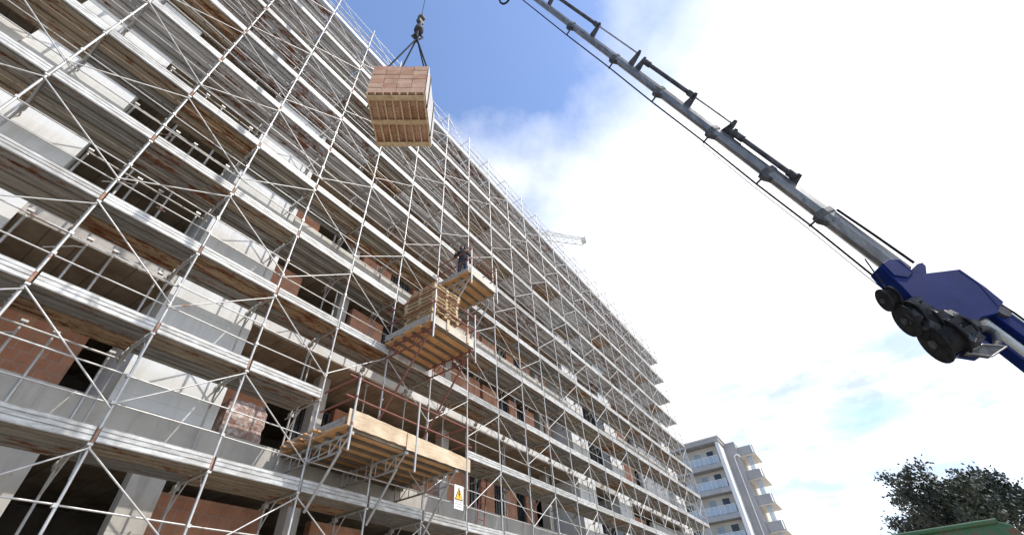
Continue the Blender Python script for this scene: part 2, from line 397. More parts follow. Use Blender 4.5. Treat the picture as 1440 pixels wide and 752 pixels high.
deck_me = [deck_mb().mesh('deck', M['deck']), deck_mb().mesh('deck', M['deck_grey'])]
toe_me = toe_mb().mesh('toe_board', M['toe'])
rail_me = [rail_mb(dz, YF+.035).mesh('guard_rail', M['galv']) for dz in (.62, 1.1)]
hi = lambda k, j: (j+(1 if k >= 5 else 0)+(1 if j >= 2 else 0)) % 2 == (k % 2)
def brace_mb(k, j):
    za, zb = zd(j)-.12+jitter.uniform(-.05, .05), zd(j-1)+.58+jitter.uniform(-.09, .07)
    if not hi(k, j): za, zb = zb, za
    return MB().tube((.0, YF-.035, za-zd(j)), (BAY, YF-.035, zb-zd(j)), .0145, 8)
cells = []
for k in range(KS, KE):
    for j in NL:
        px, py, d = project((xk(k)+.9, 9.2, zd(j)))
        cells.append((0 if -250 < px < 1700 and -200 < py < 900 and d > 0 else 1, d, k, j))
cells.sort()
near = {(k, j) for _, _, k, j in cells[:100]}
near_r = {(k, j) for _, _, k, j in cells[:50]}
far = {n: MB() for n in ('deck', 'deck_grey', 'toe_board', 'guard_rail', 'diagonal_brace', 'frame_head')}
def merge(dst, me_or_mb, loc):
    if isinstance(me_or_mb, MB): vs, fs, sm = me_or_mb.v, me_or_mb.f, me_or_mb.sm
    else: vs = [v.co for v in me_or_mb.vertices]; fs = [list(p.vertices) for p in me_or_mb.polygons]; sm = [p.use_smooth for p in me_or_mb.polygons]
    o = len(dst.v); loc = Vector(loc); dst.mi += [0]*len(fs)
    dst.v += [tuple(Vector(v)+loc) for v in vs]; dst.f += [[i+o for i in f] for f in fs]; dst.sm += list(sm)
for _, _, k, j in cells:
    loc = (xk(k), 0, zd(j)); n = (k, j) in near
    gi = 1 if (j >= 8 or (j >= 6 and (k*7+j*3) % 4 != 0) or (j >= 4 and (k*5+j) % 5 == 0)) else 0
    tj = (loc[0], jitter.uniform(-.006, .006), loc[2]+jitter.uniform(-.012, .012))
    if (k, j) not in SKIP:
        if n: place('deck', deck_me[gi], S, loc); place('toe_board', toe_me, S, tj)
        else: merge(far['deck_grey' if gi else 'deck'], deck_me[gi], loc); merge(far['toe_board'], toe_me, tj)
        for q in (0, 1):
            if j >= 3 and jitter.random() < .12: continue       # a rail left off here and there
            rl = (loc[0]+jitter.uniform(-.04, .04), jitter.uniform(-.01, .012), loc[2]+jitter.uniform(-.025, .025))
            if (k, j) in near_r:
                o = place('guard_rail', rail_me[q], S, rl); o.rotation_euler.y = jitter.uniform(-.012, .012)
            else: merge(far['guard_rail'], rail_me[q], rl)
    if n: place('frame_head', frame_me, S, loc)
    else: merge(far['frame_head'], frame_me, loc)
    b = brace_mb(k, j)
    if n: o = place('diagonal_brace', b.mesh('diagonal_brace', M['galv']), S, loc)
    else: merge(far['diagonal_brace'], b, loc)
for j in (9,):                                           # top lift: rails and thin braces above the last deck
    for k in range(KS, KE+1): far['frame_head'].tube((xk(k), YF, 24.35), (xk(k), YI, 24.35), .02, 6)
    for k in range(KS, KE):
        for dz in (.62, 1.1, 1.75): far['guard_rail'].tube((xk(k), YF, zd(j)+dz), (xk(k+1), YF, zd(j)+dz), .013, 6)
        far['guard_rail'].tube((xk(k), YI, zd(j)+1.1), (xk(k+1), YI, zd(j)+1.1), .013, 6)
        far['diagonal_brace'].tube((xk(k), YF-.03, zd(j)+1.85), (xk(k+1), YF-.03, zd(j)+.1), .012, 6)
for n, m in (('deck', 'deck'), ('deck', 'deck_grey'), ('toe_board', 'toe'), ('guard_rail', 'galv'), ('diagonal_brace', 'galv'), ('frame_head', 'galv_dull')):
    tag(far[m if n == 'deck' else n].build(n, M[m], S), kind='stuff')
# inner edge rails with stub posts, in front of the open bays of the building
for a, b in ((-.5, 2.25),):
    for j in range(1, 8):
        z = zd(j)-.1
        m = MB().tube((a+.1, 10.2, z), (b-.1, 10.2, z), .021, 8)
        for x in (-.38, .58, 1.03, 1.9):
            m.tube((x, 10.22, z-1.6), (x, 10.22, z+.1), .024, 8); m.box(x-.05, x+.05, 10.17, 10.27, z+.06, z+.1)
        m.path([(.1, 10.21, z-.5), (.45, 10.21, z-.2), (.58, 10.21, z-.14)], .016, 6)
        m.build('inner_rail', M['galv'], S)

# ------------------------------------------------------------------ loading platforms
def platform(x0, x1, y0, y1, z, label, truss, rails, toe, fascia, joints, grp='timber loading platforms'):
    P = thing('loading_platform', ((x0+x1)/2, (y0+y1)/2, z), label, 'platform', grp)
    d = MB(); nb = int((y1-y0)/.2)
    for q in range(nb):
        a = y0+(y1-y0)*q/nb
        d.box(x0+random.uniform(-.12, .04), x1+random.uniform(-.04, .1), a+.004, a+(y1-y0)/nb-.004, z, z+.045+random.uniform(0, .006))
    d.build('deck_board', M['ply'], P)
    nj = int((y1-y0)/.36)
    for q in range(nj+1):
        a = y0+.05+(y1-y0-.1)*q/nj
        MB().box(x0+.02, x1-.02, a-.03, a+.03, z-.07, z-.003).build('joist', M['joist'], P)
    for x in joints:                                     # lattice girders across the platform
        t = MB(); zt, zb = z-.1, z-.42
        t.tube((x, y0+.02, zt), (x, max(y1, 9.0), zt), .024); t.tube((x, y0+.35, zb), (x, max(y1, 9.0), zb), .024)
        L = max(y1, 9.0)-y0; n = int(L/.32)
        for q in range(1, n):
            a = y0+L*q/n
            t.tube((x, a, zt), (x, a, max(zb, zb)), .014, 6)
            if q % 2: t.tube((x, a, zt), (x, a+L/n, zb), .012, 6)
        t.tube((x, y0+.02, zt), (x, y0+.35, zb), .02)
        for q in range(nj):
            a = y0+.05+(y1-y0-.1)*q/nj
            t.box(x-.05, x+.05, a-.05, a+.05, zt-.035, zt+.025)
        t.build('girder', M[truss], P)
        MB().tube((x, y0+.28, z-.4), (x, 8.93, z-.42-(8.93-y0-.28)*1.25), .028).build('strut', M[truss], P)
    r = MB()
    xs = sorted(set([x0+.02, (x0+x1)/2, x1-.02])) if x1-x0 > 3 else [x0+.02, x1-.02]
    for x in xs: MB().tube((x, y0-.05, z-.5), (x, y0-.05, z+1.2), .026).build('post', M['galv'], P)
    for h in (.62, 1.1):
        MB().tube((x0-.25, y0-.02, z+h), (x1+.2, y0-.02, z+h), .022).build('guard_rail', M[rails], P)
        for x in (x0+.0, x1+.0): MB().tube((x, y0-.1, z+h+.03), (x, 9.0, z+h+.03), .022).build('guard_rail', M[rails], P)
    if toe == 'pine':
        xm = x0+(x1-x0)*.5
        for a, b, dz, dy in ((x0-.08, xm-.02, .03, 0), (xm-.3, x1+.12, -.03, -.024)):
            m = MB(); n = 12
            top = [(a+(b-a)*i/n, z+fascia+dz+random.uniform(-.012, .012)+.05*(1-i/n)) for i in range(n+1)]
            bot = [(a+(b-a)*i/n, z-.03+dz+random.uniform(-.012, .012)) for i in range(n, -1, -1)]
            m.prism([(p, y0-.001+dy, q) for p, q in top+bot], (0, -.022, 0)); m.build('toe_board', M['pine'], P)
        for q in range(5):
            a = y1-.25-q*.3
            MB().bar((x0-.12-random.uniform(0, .18), a, z+.07+q*.004), (x0+.8, a+random.uniform(-.1, .1), z+.075+q*.004), .14, .03).build('loose_plank', M['ply'], P)
    else: MB().box(x0-.05, x1+.05, y0-.022, y0-.0, z-.02, z+fascia).build('toe_board', M['pine_grey'], P)
    m = MB(); a = x0-.02
    m.prism([(a, y0+.1, z+.05), (a-.03, y0+.1, z+.06), (a-.03, y0+.1, z+.12), (a-.01, y0+.1, z+.15), (a-.03, y0+.1, z+.18), (a-.03, y0+.1, z+.24), (a, y0+.1, z+.25)], (0, y1-y0-.15, 0))
    m.build('toe_board', M['galv_dull'], P)
    m = MB(); a = x1+.02
    m.box(a, a+.03, y0+.05, y1, z+.05, z+.25); m.build('toe_board', M['pine'], P)
    return P
P1 = platform(5.75, 9.62, 7.85, 10.2, 5.62, 'lowest and longest timber loading platform with a pale plank along its front edge', 'galv_dull', 'red_steel', 'pine', .30, (5.85, 7.45, 9.25))
P2 = platform(7.25, 9.1, 7.15, 9.0, 8.8, 'middle timber loading platform on red steel girders carrying the stack of pallets', 'red_steel', 'red_steel', 'metal', .24, (7.35, 9.0))
P3 = platform(9.2, 10.75, 7.4, 8.98, 12.05, 'topmost timber loading platform where the hooded worker stands', 'galv_dull', 'red_steel', 'metal', .22, (9.3, 10.65))
# white stub uprights on the middle platform front
for x in (7.85, 8.75): MB().box(x-.05, x+.05, 7.09, 7.12, 8.8, 9.15).build('batten', M['pine'], P2)

# stacked pallets on the middle platform
def pallet_mb(rnd):
    m = MB(); w, l = .56, .6
    for q in range(7):
        x = -w+.05+q*(2*w-.1)/6
        m.box(x-.05, x+.05, -l+rnd.uniform(-.03, .03), l+rnd.uniform(-.03, .03), .10, .122)
    for y in (-l+.05, 0, l-.05): m.box(-w, w, y-.05, y+.05, .078, .0995)
    for x in (-w+.06, 0, w-.06):
        for y in (-l+.06, 0, l-.06): m.box(x-.05, x+.05, y-.06, y+.06, .0225, .0775)
        m.box(x-.05, x+.05, -l, l, 0, .022)
    return m
zz = 8.86; rnd = random.Random(5)
for q in range(12):
    m = pallet_mb(rnd); o = m.build('pallet', M['pallet_wood'])
    o.location = (8.05+rnd.uniform(-.07, .07), 7.98+rnd.uniform(-.07, .07), zz); o.rotation_euler = (rnd.uniform(-.008, .008), rnd.uniform(-.008, .008), rnd.uniform(-.09, .09))
    tag(o, 'weathered wooden pallet stacked on the middle loading platform', 'pallet', 'pallets stacked on the middle platform'); zz += .138

# ------------------------------------------------------------------ worker
def skin_mesh(name, verts, edges, radii, mats, parent=None, loc=(0, 0, 0), matfn=None):
    me = bpy.data.meshes.new(name); me.from_pydata(verts, edges, [])
    o = bpy.data.objects.new(name, me); COL.objects.link(o)
    sk = o.modifiers.new('skin', 'SKIN'); o.modifiers.new('sub', 'SUBSURF').levels = 2
    for i, r in enumerate(radii):
        me.skin_vertices[0].data[i].radius = (r, r) if not isinstance(r, tuple) else r
    me.skin_vertices[0].data[0].use_root = True
    dg = bpy.context.evaluated_depsgraph_get(); ev = o.evaluated_get(dg)
    nm = bpy.data.meshes.new_from_object(ev); o.modifiers.clear(); o.data = nm
    for x in mats: nm.materials.append(x)
    if matfn:
        for p in nm.polygons: p.material_index = matfn(p.center)
    for p in nm.polygons: p.use_smooth = True
    o.location = loc; return o
cloth = plain('dark_work_jacket', (.012, .013, .018), (.03, .03, .04), 7, .9)
trous = plain('dark_blue_trousers', (.02, .025, .045), (.04, .05, .08), 7, .9)
skin = plain('skin', (.42, .24, .17), (.5, .3, .22), 9, .6)
PV = [(0, 0, .95), (0, 0, 1.12), (0, .0, 1.32), (0, 0, 1.45), (0, -.01, 1.53), (0, -.03, 1.62), (0, -.03, 1.71),
      (.10, 0, .90), (.12, -.03, .50), (.12, .02, .09), (.13, -.13, .04), (-.10, 0, .90), (-.12, -.02, .50), (-.13, .03, .09), (-.14, -.12, .04),
      (.19, 0, 1.40), (.29, -.04, 1.16), (.22, -.27, 1.10), (.17, -.36, 1.12), (-.19, 0, 1.40), (-.30, -.03, 1.16), (-.24, -.26, 1.08), (-.2, -.35, 1.10), (.0, -.125, 1.615)]
PE = [(0, 1), (1, 2), (2, 3), (3, 4), (4, 5), (5, 6), (0, 7), (7, 8), (8, 9), (9, 10), (0, 11), (11, 12), (12, 13), (13, 14), (3, 15), (15, 16), (16, 17), (17, 18), (3, 19), (19, 20), (20, 21), (21, 22), (5, 23)]
PR = [(.17, .12), (.16, .12), (.18, .13), (.13, .1), .06, .09, .075, .10, .07, .05, .045, .10, .07, .05, .045, .075, .055, .045, .035, .075, .055, .045, .035, .02]
for s, b in ((1, 18), (-1, 22)):                       # fingers round the rail
    bx, by, bz = PV[b]
    for q, (dx, l) in enumerate(((-.03, .07), (-.01, .08), (.012, .075), (.032, .06))):
        i = len(PV); PV += [(bx+dx, by-.05, bz+.015), (bx+dx, by-.05-l*.4, bz-.03)]; PE += [(b, i), (i, i+1)]; PR += [.010, .009]
    i = len(PV); PV += [(bx-s*.04, by-.01, bz+.0), (bx-s*.05, by-.05, bz-.025)]; PE += [(b, i), (i, i+1)]; PR += [.012, .010]
def pm(c):
    if c.z > 1.55 and c.y < -.06 and abs(c.x) < .07 and c.z < 1.69: return 2
    if c.y < -.345 and c.z > 1.0: return 2
    if c.z < .93: return 1
    return 0
W = skin_mesh('person', PV, PE, PR, [cloth, trous, skin], loc=(9.44, 7.95, 12.1), matfn=pm)
W.rotation_euler = (0, 0, R(-60))
tag(W, 'worker in dark hooded jacket holding the rail of the topmost loading platform', 'person')
hd = MB(); rings = []
for q in range(7):
    t = q/6*math.pi*.92; zc, rr = 1.66+.145*math.cos(t), .135*math.sin(max(t, .12))
    rings.append([(rr*math.cos(a)*.9, .005+rr*math.sin(a), zc) for a in [R(-55)+R(290)*i/11 for i in range(12)]])
n = 12; vs = [v for r in rings for v in r]
hd.add(vs, [(k*n+i, k*n+i+1, (k+1)*n+i+1, (k+1)*n+i) for k in range(6) for i in range(n-1)], True)
hood = hd.build('hood', cloth, W, (0, 0, 0)); hood.modifiers.new('s', 'SOLIDIFY').thickness = .02

# ------------------------------------------------------------------ ladder, sign, wrapped bricks
LD = thing('ladder', (12.5, 9.8, 4.7), 'rusty red steel ladder leaning between two scaffold decks', 'ladder')
pa, pb = Vector((12.22, 9.55, 4.66)), Vector((12.95, 9.9, 6.75)); sx = Vector((.36, 0, 0))
for s in (0, 1): MB().tube(pa+sx*s, pb+sx*s, .024).build('rail', M['red_steel'], LD)
for q in range(1, 8): MB().tube(pa.lerp(pb, q/8), pa.lerp(pb, q/8)+sx, .016).build('rung', M['red_steel'], LD)
yel = plain('yellow_sign_paint', (.75, .42, .03), (.82, .5, .05), 6, .5); wht = plain('white_sign_board', (.78, .78, .76), (.84, .84, .82), 5, .5)
SG = thing('warning_sign', (10.6, 8.93, 4.92), 'white warning board with yellow danger triangle tied to a scaffold standard', 'sign')
MB().box(10.43, 10.83, 8.925, 8.935, 5.03, 5.66).build('board', wht, SG)
MB().prism([(10.455, 8.92, 5.27), (10.805, 8.92, 5.27), (10.63, 8.92, 5.62)], (0, .004, 0)).build('triangle', M['black'], SG)
MB().prism([(10.485, 8.915, 5.287), (10.775, 8.915, 5.287), (10.63, 8.915, 5.578)], (0, .004, 0)).build('triangle_field', yel, SG)
bolt = MB(); bolt.prism([(10.62, 8.91, 5.52), (10.655, 8.91, 5.52), (10.635, 8.91, 5.44), (10.665, 8.91, 5.44), (10.62, 8.91, 5.31), (10.63, 8.91, 5.4), (10.6, 8.91, 5.4)], (0, .004, 0)); bolt.build('pictogram', M['black'], SG)
ln = MB()
for q, w in enumerate((.28, .32, .22)): ln.box(10.63-w/2, 10.63+w/2, 8.919, 8.924, 5.22-q*.06, 5.235-q*.06)
ln.build('small_print', M['galv_dull'], SG)

wrapm, nt, bs = newmat('crinkled_plastic_film')
v = pos(nt, (1, 1, 1)); vo = node(nt, 'ShaderNodeTexVoronoi'); vo.inputs['Scale'].default_value = 9; nt.links.new(v, vo.inputs['Vector'])
n1 = noise(nt, v, 6, 8, .7); r = ramp(nt, [(.35, (.20, .10, .08)), (.5, (.36, .24, .2)), (.66, (.62, .58, .56))]); nt.links.new(n1, r.inputs['Fac'])
nt.links.new(r.outputs['Color'], bs.inputs['Base Color']); bs.inputs['Roughness'].default_value = .22; bump(nt, bs, n1, 1.0, .05)
WB = thing('wrapped_bricks', (4.85, 10.95, 5.7), 'pallet of bricks wrapped in crinkled clear plastic standing at the slab edge', 'brick pallet')
MB().box(4.4, 5.3, 10.5, 11.4, 5.7, 5.82).build('pallet', M['pallet_wood'], WB)
bm = bmesh.new(); bmesh.ops.create_cube(bm, size=1); bmesh.ops.subdivide_edges(bm, edges=bm.edges, cuts=9, use_grid_fill=True)
rr_ = random.Random(9)
for vv in bm.verts:
    zt = vv.co.z+.5; k = 1-.14*max(0, zt-.7)/.3+.03*math.sin(zt*17)+rr_.uniform(-.015, .015)
    vv.co = Vector((vv.co.x*.94*k, vv.co.y*.94*k, .12+zt*.86+(rr_.uniform(-.03, .03) if zt > .95 else 0)))
me = bpy.data.meshes.new('film'); bm.to_mesh(me); bm.free(); me.materials.append(wrapm)
place('film', me, WB, (4.85, 10.95, 5.7))

# ------------------------------------------------------------------ hanging pallet of bricks
e1 = Vector((.67, -.90, 0)).normalized(); e2 = Vector((.90, .67, 0)).normalized()
A = Vector((2.09, 4.27, 10.0)); WL, DL = 1.12, 1.2
LM = Matrix(((e1.x, e2.x, 0, A.x), (e1.y, e2.y, 0, A.y), (0, 0, 1, A.z), (0, 0, 0, 1)))
def lob(mb, name, m, parent=None): return mb.build(name, m, parent, (0, 0, 0))
PL = thing('pallet', (0, 0, 0), 'slatted wooden pallet hanging from the crane under the load of bricks', 'pallet'); PL.matrix_world = LM
for y in (.035, .55, 1.06): lob(MB().box(.0, WL, y, y+.1, 0, .02), 'bottom_board', M['pallet_wood'], PL)
for q in range(8):
    x = .0+q*(WL-.03)/7
    lob(MB().box(x, x+.03, .0, DL, .021, .072), 'slat', M['pallet_wood'], PL)
def hollow(name, c1, c2):
    m, nt, bs = newmat(name)
    g = pos(nt, obj=True); sx = node(nt, 'ShaderNodeSeparateXYZ'); nt.links.new(g, sx.inputs[0])
    oi = node(nt, 'ShaderNodeObjectInfo'); c = mixc(nt, oi.outputs['Random'], c1, c2)
    r = ramp(nt, [(.3, (.75, .72, .7)), (.7, (1.1, 1.08, 1.05))]); nt.links.new(noise(nt, pos(nt), 6), r.inputs['Fac'])
    c = mixc(nt, 1.0, c, r.outputs['Color'], 'MULTIPLY')
    fr = math_(nt, 'LESS_THAN', math_(nt, 'FRACT', math_(nt, 'MULTIPLY', math_(nt, 'ADD', sx.outputs['X'], sx.outputs['Y']), 45.0)), .22)
    c = mixc(nt, math_(nt, 'MULTIPLY', fr, .3), c, (.12, .05, .03))
    nt.links.new(c, bs.inputs['Base Color']); bs.inputs['Roughness'].default_value = .9; return m
hb = hollow('hollow_clay_block', (.49, .27, .17), (.62, .42, .30))
holes = plain('block_core_shadow', (.10, .035, .02), (.14, .05, .03), 6, .95)
def block(w, d, h):
    m = MB(); t = .018; ys = [0, d]; nx, ny = 4, 4
    m.box(.003, w-.003, .003, d-.003, .012, h-.004)
    for a in range(nx+1): m.box(.003+(w-.006-.012)*a/nx, .003+(w-.006-.012)*a/nx+.012, .003, d-.003, .0, .0118)
    for a in range(ny+1): m.box(.016, w-.016, .003+(d-.006-.012)*a/ny, .003+(d-.006-.012)*a/ny+.012, .001, .0115)
    return m
NB, ND, NH = 4, 4, 6; bw, bd, bh = WL/NB, DL/ND, .185
bmesh_ = block(bw, bd, bh).mesh('hollow_brick', hb)
for a in range(NB):
    for b in range(ND):
        for h in range(NH):
            if not (a in (0, NB-1) or b in (0, ND-1) or h in (0, NH-1)): continue
            o = bpy.data.objects.new('hollow_brick', bmesh_); COL.objects.link(o)
            o.matrix_world = LM @ Matrix.Translation((a*bw+random.uniform(-.005, .005), b*bd+random.uniform(-.005, .005), .075+h*(bh+.007)))
            tag(o, 'orange hollow clay brick in the load hanging on the crane', 'brick', 'bricks on the hanging pallet')
C0 = LM @ Vector((WL/2, DL/2, 0)); HK = Vector((C0.x, C0.y, 14.25))
SL = thing('lifting_sling', HK, 'four dark sling legs running from the crane hook round the hanging bricks', 'sling')
zt = .08+NH*(bh+.007)+.02
for (x, y) in ((-.015, .28), (-.015, .92), (WL+.015, .28), (WL+.015, .92)):
    MB().path([HK, LM @ Vector((x, y, zt)), LM @ Vector((x, y, .02))], .02, 6).build('sling_leg', M['black'], SL)
film = plain('stretch_band', (.5, .42, .33), (.62, .55, .45), 6, .4)

wm = plain('clouded_stretch_film', (.52, .44, .36), (.72, .68, .62), 7, .35, bmp=.5, fine=18)
lob(MB().box(WL+.012, WL+.016, .0, DL, .06, zt-.02), 'stretch_film', wm, PL)
# ------------------------------------------------------------------ loader crane
T = Vector((C0.x, C0.y, 27.0)); Bp = at_depth(1250, 369, 7.0)
CR = thing('loader_crane', (Bp.x+2, Bp.y-1, 0), 'blue loader crane with long grey telescopic boom and black hose reels lifting bricks', 'crane')
ax = (T-Bp).normalized(); LB = (T-Bp).length
nn = ax.cross(Vector((0, 0, 1))).normalized()          # away from the camera
up = nn.cross(ax).normalized()
if up.z < 0: up = -up
def on_axis(px):                                        # axis point seen at picture column px
    lo, hi_ = -3.0, LB
    for _ in range(50):
        mid = (lo+hi_)/2
        if project(Bp+ax*mid)[0] > px: lo = mid
        else: hi_ = mid
    return lo
def ring(s, h, w):
    c = Bp+ax*s
    pr = [(-.5, -.28), (-.5, .22), (-.22, .5), (.22, .5), (.5, .22), (.5, -.28), (.16, -.56), (-.16, -.56)]
    return [c+nn*(a*w)+up*(b*h) for a, b in pr]
joints = [1245, 1158, 1080, 1003, 928, 866, 805]
hs = [.30, .27, .252, .238, .222, .208, .192, .175]
ss = [on_axis(p) for p in joints]
ss = ss+[ss[-1]+ (LB-ss[-1])*.5, LB]
vm = (Bp+ax*9-Vector((0, 0, ZC))).normalized(); fl = ax.cross(vm).normalized()   # flank on which hoses and cylinders are carried
if fl.dot(up) < 0: fl = -fl
for q in range(8):
    a, b = ss[q], ss[q+1]; h = hs[q]; w = h*.82
    sec = MB().loft([ring(a-.3, h, w), ring(b, h, w)]).build('boom_section', M['boom'], CR, bevel=.008)
    if q < 7:
        col = MB().loft([ring(b-.10, h*1.06, w*1.06), ring(b-.07, h*1.12, w*1.12), ring(b+.02, h*1.12, w*1.12), ring(b+.04, h*1.04, w*1.04)]).build('collar', M['boom_dark'], sec)
        c = Bp+ax*b
        MB().bar(c-fl*.05, c-fl*.30, .03, .03, up=ax).build('hose_bracket', M['dark_steel'], sec)
        MB().prism([c-ax*.25-up*h*.5+nn*.05, c+ax*.05-up*h*.5+nn*.05, c-ax*.0-up*(h*.5+.1)+nn*.05, c-ax*.12-up*(h*.5+.12)+nn*.05], -nn*.1).build('wear_block', M['dark_steel'], sec)
# hose under the boom, cylinders and rods above it
hp = []
for q, s in enumerate([ss[0]-1.2]+ss[:7]+[on_axis(733)]):
    hp.append(Bp+ax*s-fl*(.27+.015*(q % 2)))
MB().path(hp, .019, 6).build('hydraulic_hose', M['black'], CR)
MB().path([p-fl*.04+nn*.03 for p in hp[:5]], .007, 5).build('hydraulic_hose', M['black'], CR)
lc = Bp+ax*(on_axis(722)+.05)-fl*.52
lp = [lc+ax*(.36*math.cos(t))+fl*(.26*math.sin(t)) for t in [R(150)+R(235)*i/14 for i in range(15)]]
MB().path(lp, .035, 8).build('hose_loop', M['black'], CR)
def cyl(px0, px1, rod_to, o0):
    a, b = on_axis(px0), on_axis(px1); c = on_axis(rod_to)
    pa, pb = Bp+ax*a+fl*o0, Bp+ax*b+fl*o0
    t = MB().tube(pa, pb, .05, 12); t.tube(pa, pa+ax*.2, .07, 12); t.tube(pb-ax*.25, pb, .07, 12)
    o = t.build('extension_cylinder', M['dark_steel'], CR)
    MB().tube(pb if rod_to < px1 else pa, Bp+ax*c+fl*o0, .022, 10).build('piston_rod', M['chrome'], o)
    for s, z in ((a, .1), (b, .1), (c, .1)):
        m = MB(); cc = Bp+ax*s; m.prism([cc-ax*.10+fl*.08-nn*.04, cc+ax*.10+fl*.08-nn*.04, cc+ax*.04+fl*(o0+.05)-nn*.04, cc-ax*.04+fl*(o0+.06)-nn*.04], nn*.08).build('cylinder_bracket', M['dark_steel'], o)

cyl(830, 770, 884, .38); cyl(962, 893, 1015, .32); cyl(1108, 1022, 1014, .20)
MB().path([Bp+ax*on_axis(p)+fl*o for p, o in ((1268, .20), (1215, .19), (1165, .17))], .022, 6).build('hydraulic_hose', M['black'], CR)
head = MB().loft([ring(LB-.5, .22, .2), ring(LB+.1, .24, .22), ring(LB+.25, .14, .14)]).build('boom_head', M['blue'], CR)
sh = MB(); cc = Bp+ax*(LB+.1)-up*.2; sh.tube(cc-nn*.05, cc+nn*.05, .16, 20); sh.build('sheave', M['dark_steel'], CR)
# rope and hook block
MB().tube((HK.x, HK.y, 15.9), (T.x, T.y, 25.1), .009, 6).build('hoist_rope', M['black'], CR)
hkb = MB(); z = 15.0
hkb.tube((HK.x-.06, HK.y, 15.62), (HK.x+.06, HK.y, 15.62), .135, 18); hkb.box(HK.x-.08, HK.x+.08, HK.y-.06, HK.y+.06, 15.3, 15.8)
hkb.tube((HK.x, HK.y, 14.95), (HK.x, HK.y, 15.32), .06, 10); hkb.tube((HK.x, HK.y, 14.78), (HK.x, HK.y, 14.98), .13, 12, .11)
h1 = hkb.build('hook_block', M['dark_steel'], CR)
hook = [(HK.x, HK.y+.17*math.cos(t)*.9, 14.62+.17*math.sin(t)) for t in [R(100)+R(-300)*i/14 for i in range(15)]]
MB().path(hook, .045, 8).tube((HK.x, HK.y, 14.75), (HK.x, HK.y, 15.0), .045).build('hook', M['dark_steel'], h1)
sk2 = MB()
for q in range(4):
    a = R(45+90*q); sk2.path([(HK.x+.07*math.cos(a), HK.y+.07*math.sin(a), 14.5), (HK.x+.14*math.cos(a), HK.y+.14*math.sin(a), 14.36), (HK.x+.06*math.cos(a), HK.y+.06*math.sin(a), 14.22)], .028, 6)
sk2.build('shackle', M['dark_steel'], h1)
# blue elbow housing: outline set on the near side plate of the crane, with its real thickness
pn = Bp-nn*.13
PX = lambda u, v: at_plane(u, v, pn, nn)
hous = [(1239, 373), (1246, 369), (1270, 377), (1300, 384), (1350, 378), (1386, 403), (1412, 424), (1404, 440), (1380, 446), (1372, 458), (1357, 462), (1335, 449), (1300, 436), (1283, 418), (1268, 402), (1253, 388)]
MB().prism([PX(*p) for p in hous], nn*.26).build('elbow_housing', M['blue'], CR, bevel=.012)
MB().prism([PX(*p) for p in [(1282, 383), (1290, 371), (1297, 369), (1302, 374), (1303, 384)]], nn*.3).build('bracket', M['blue'], CR)
MB().prism([PX(*p)-nn*.02 for p in [(1240, 371), (1248, 365), (1264, 366), (1284, 383), (1276, 391), (1256, 388)]], nn*.26).build('boom_sleeve', M['blue'], CR, bevel=.01)
fa = [PX(*p)-nn*.005 for p in [(1349, 379), (1378, 399), (1404, 429)]]; fb_ = [PX(*p)+nn*.2 for p in [(1352, 376), (1394, 397), (1417, 423)]]
fm = MB(); fm.add(fa+fb_+[p-up*.03 for p in fa+fb_], [(0, 1, 4, 3), (1, 2, 5, 4), (6, 9, 10, 7), (7, 10, 11, 8), (0, 6, 7, 1), (1, 7, 8, 2), (3, 4, 10, 9), (4, 5, 11, 10), (0, 3, 9, 6), (2, 8, 11, 5)])
fm.build('top_cover', M['blue'], CR)
low = [(1335, 449), (1362, 458), (1378, 447), (1393, 455), (1412, 459), (1417, 486), (1395, 502), (1357, 498), (1349, 488), (1330, 470)]
MB().prism([PX(*p)+nn*.06 for p in [(1338, 452), (1368, 458), (1384, 470), (1405, 484), (1398, 490), (1372, 486), (1356, 493), (1340, 478)]], nn*.26).build('link_plate', M['blue'], CR, bevel=.008)
ch = [PX(*p)-nn*.02 for p in [(1358, 497), (1380, 485), (1414, 488), (1393, 502)]]
MB().prism(ch, nn*.06).build('end_channel', M['dark_steel'], CR)
MB().path(ch+[ch[0]], .012, 6).build('channel_lip', M['boom'], CR)
loop = [PX(*p)+nn*.1 for p in [(1385, 457), (1398, 456), (1408, 463), (1412, 476), (1408, 488)]]
MB().path(loop, .045, 10).build('link_arm', M['dark_steel'], CR)
def reel(u, v, ru, tilt=.3, w=.10, d=0.0, name='hose_reel'):
    c = PX(u, v)+nn*d; r = ru*7.0/F*1.08
    vw = (c-Vector((0, 0, ZC))).normalized(); upp = (up-vw*up.dot(vw)).normalized()
    axis = (upp*.87-ax*.1+vw*.48).normalized()
    m = MB().tube(c-axis*w, c+axis*w, r*.72, 24)
    for s in (-1, 1): m.tube(c+axis*w*s, c+axis*(w+.02)*s, r, 28)
    o = m.build(name, M['black'], CR)
    MB().tube(c-axis*(w+.05), c+axis*(w+.05), r*.22, 12).build('hub', M['dark_steel'], o)
reel(1250, 420, 14, w=.05); reel(1284, 445, 20, w=.05, d=.05); reel(1304, 453, 15, w=.09, d=.03); reel(1331, 475, 23, w=.10, d=.06); reel(1350, 463, 15, w=.1, d=.04)
mm = MB(); rr2 = random.Random(12)
for q in range(60):                                     # valves and pipes under the housing
    u, v = 1282+rr2.random()*88, 0; v = 428+(u-1282)*.42+rr2.uniform(-3, 26); c = PX(u, v)-nn*.05
    s = rr2.uniform(.02, .06)
    mm.box(-s, s, -s*1.6, s*1.6, -s, s, Matrix.Translation(c)@Matrix.Rotation(rr2.random()*3, 4, 'X')@Matrix.Rotation(rr2.random()*3, 4, 'Z'))
mm.build('valve_block', M['dark_steel'], CR)
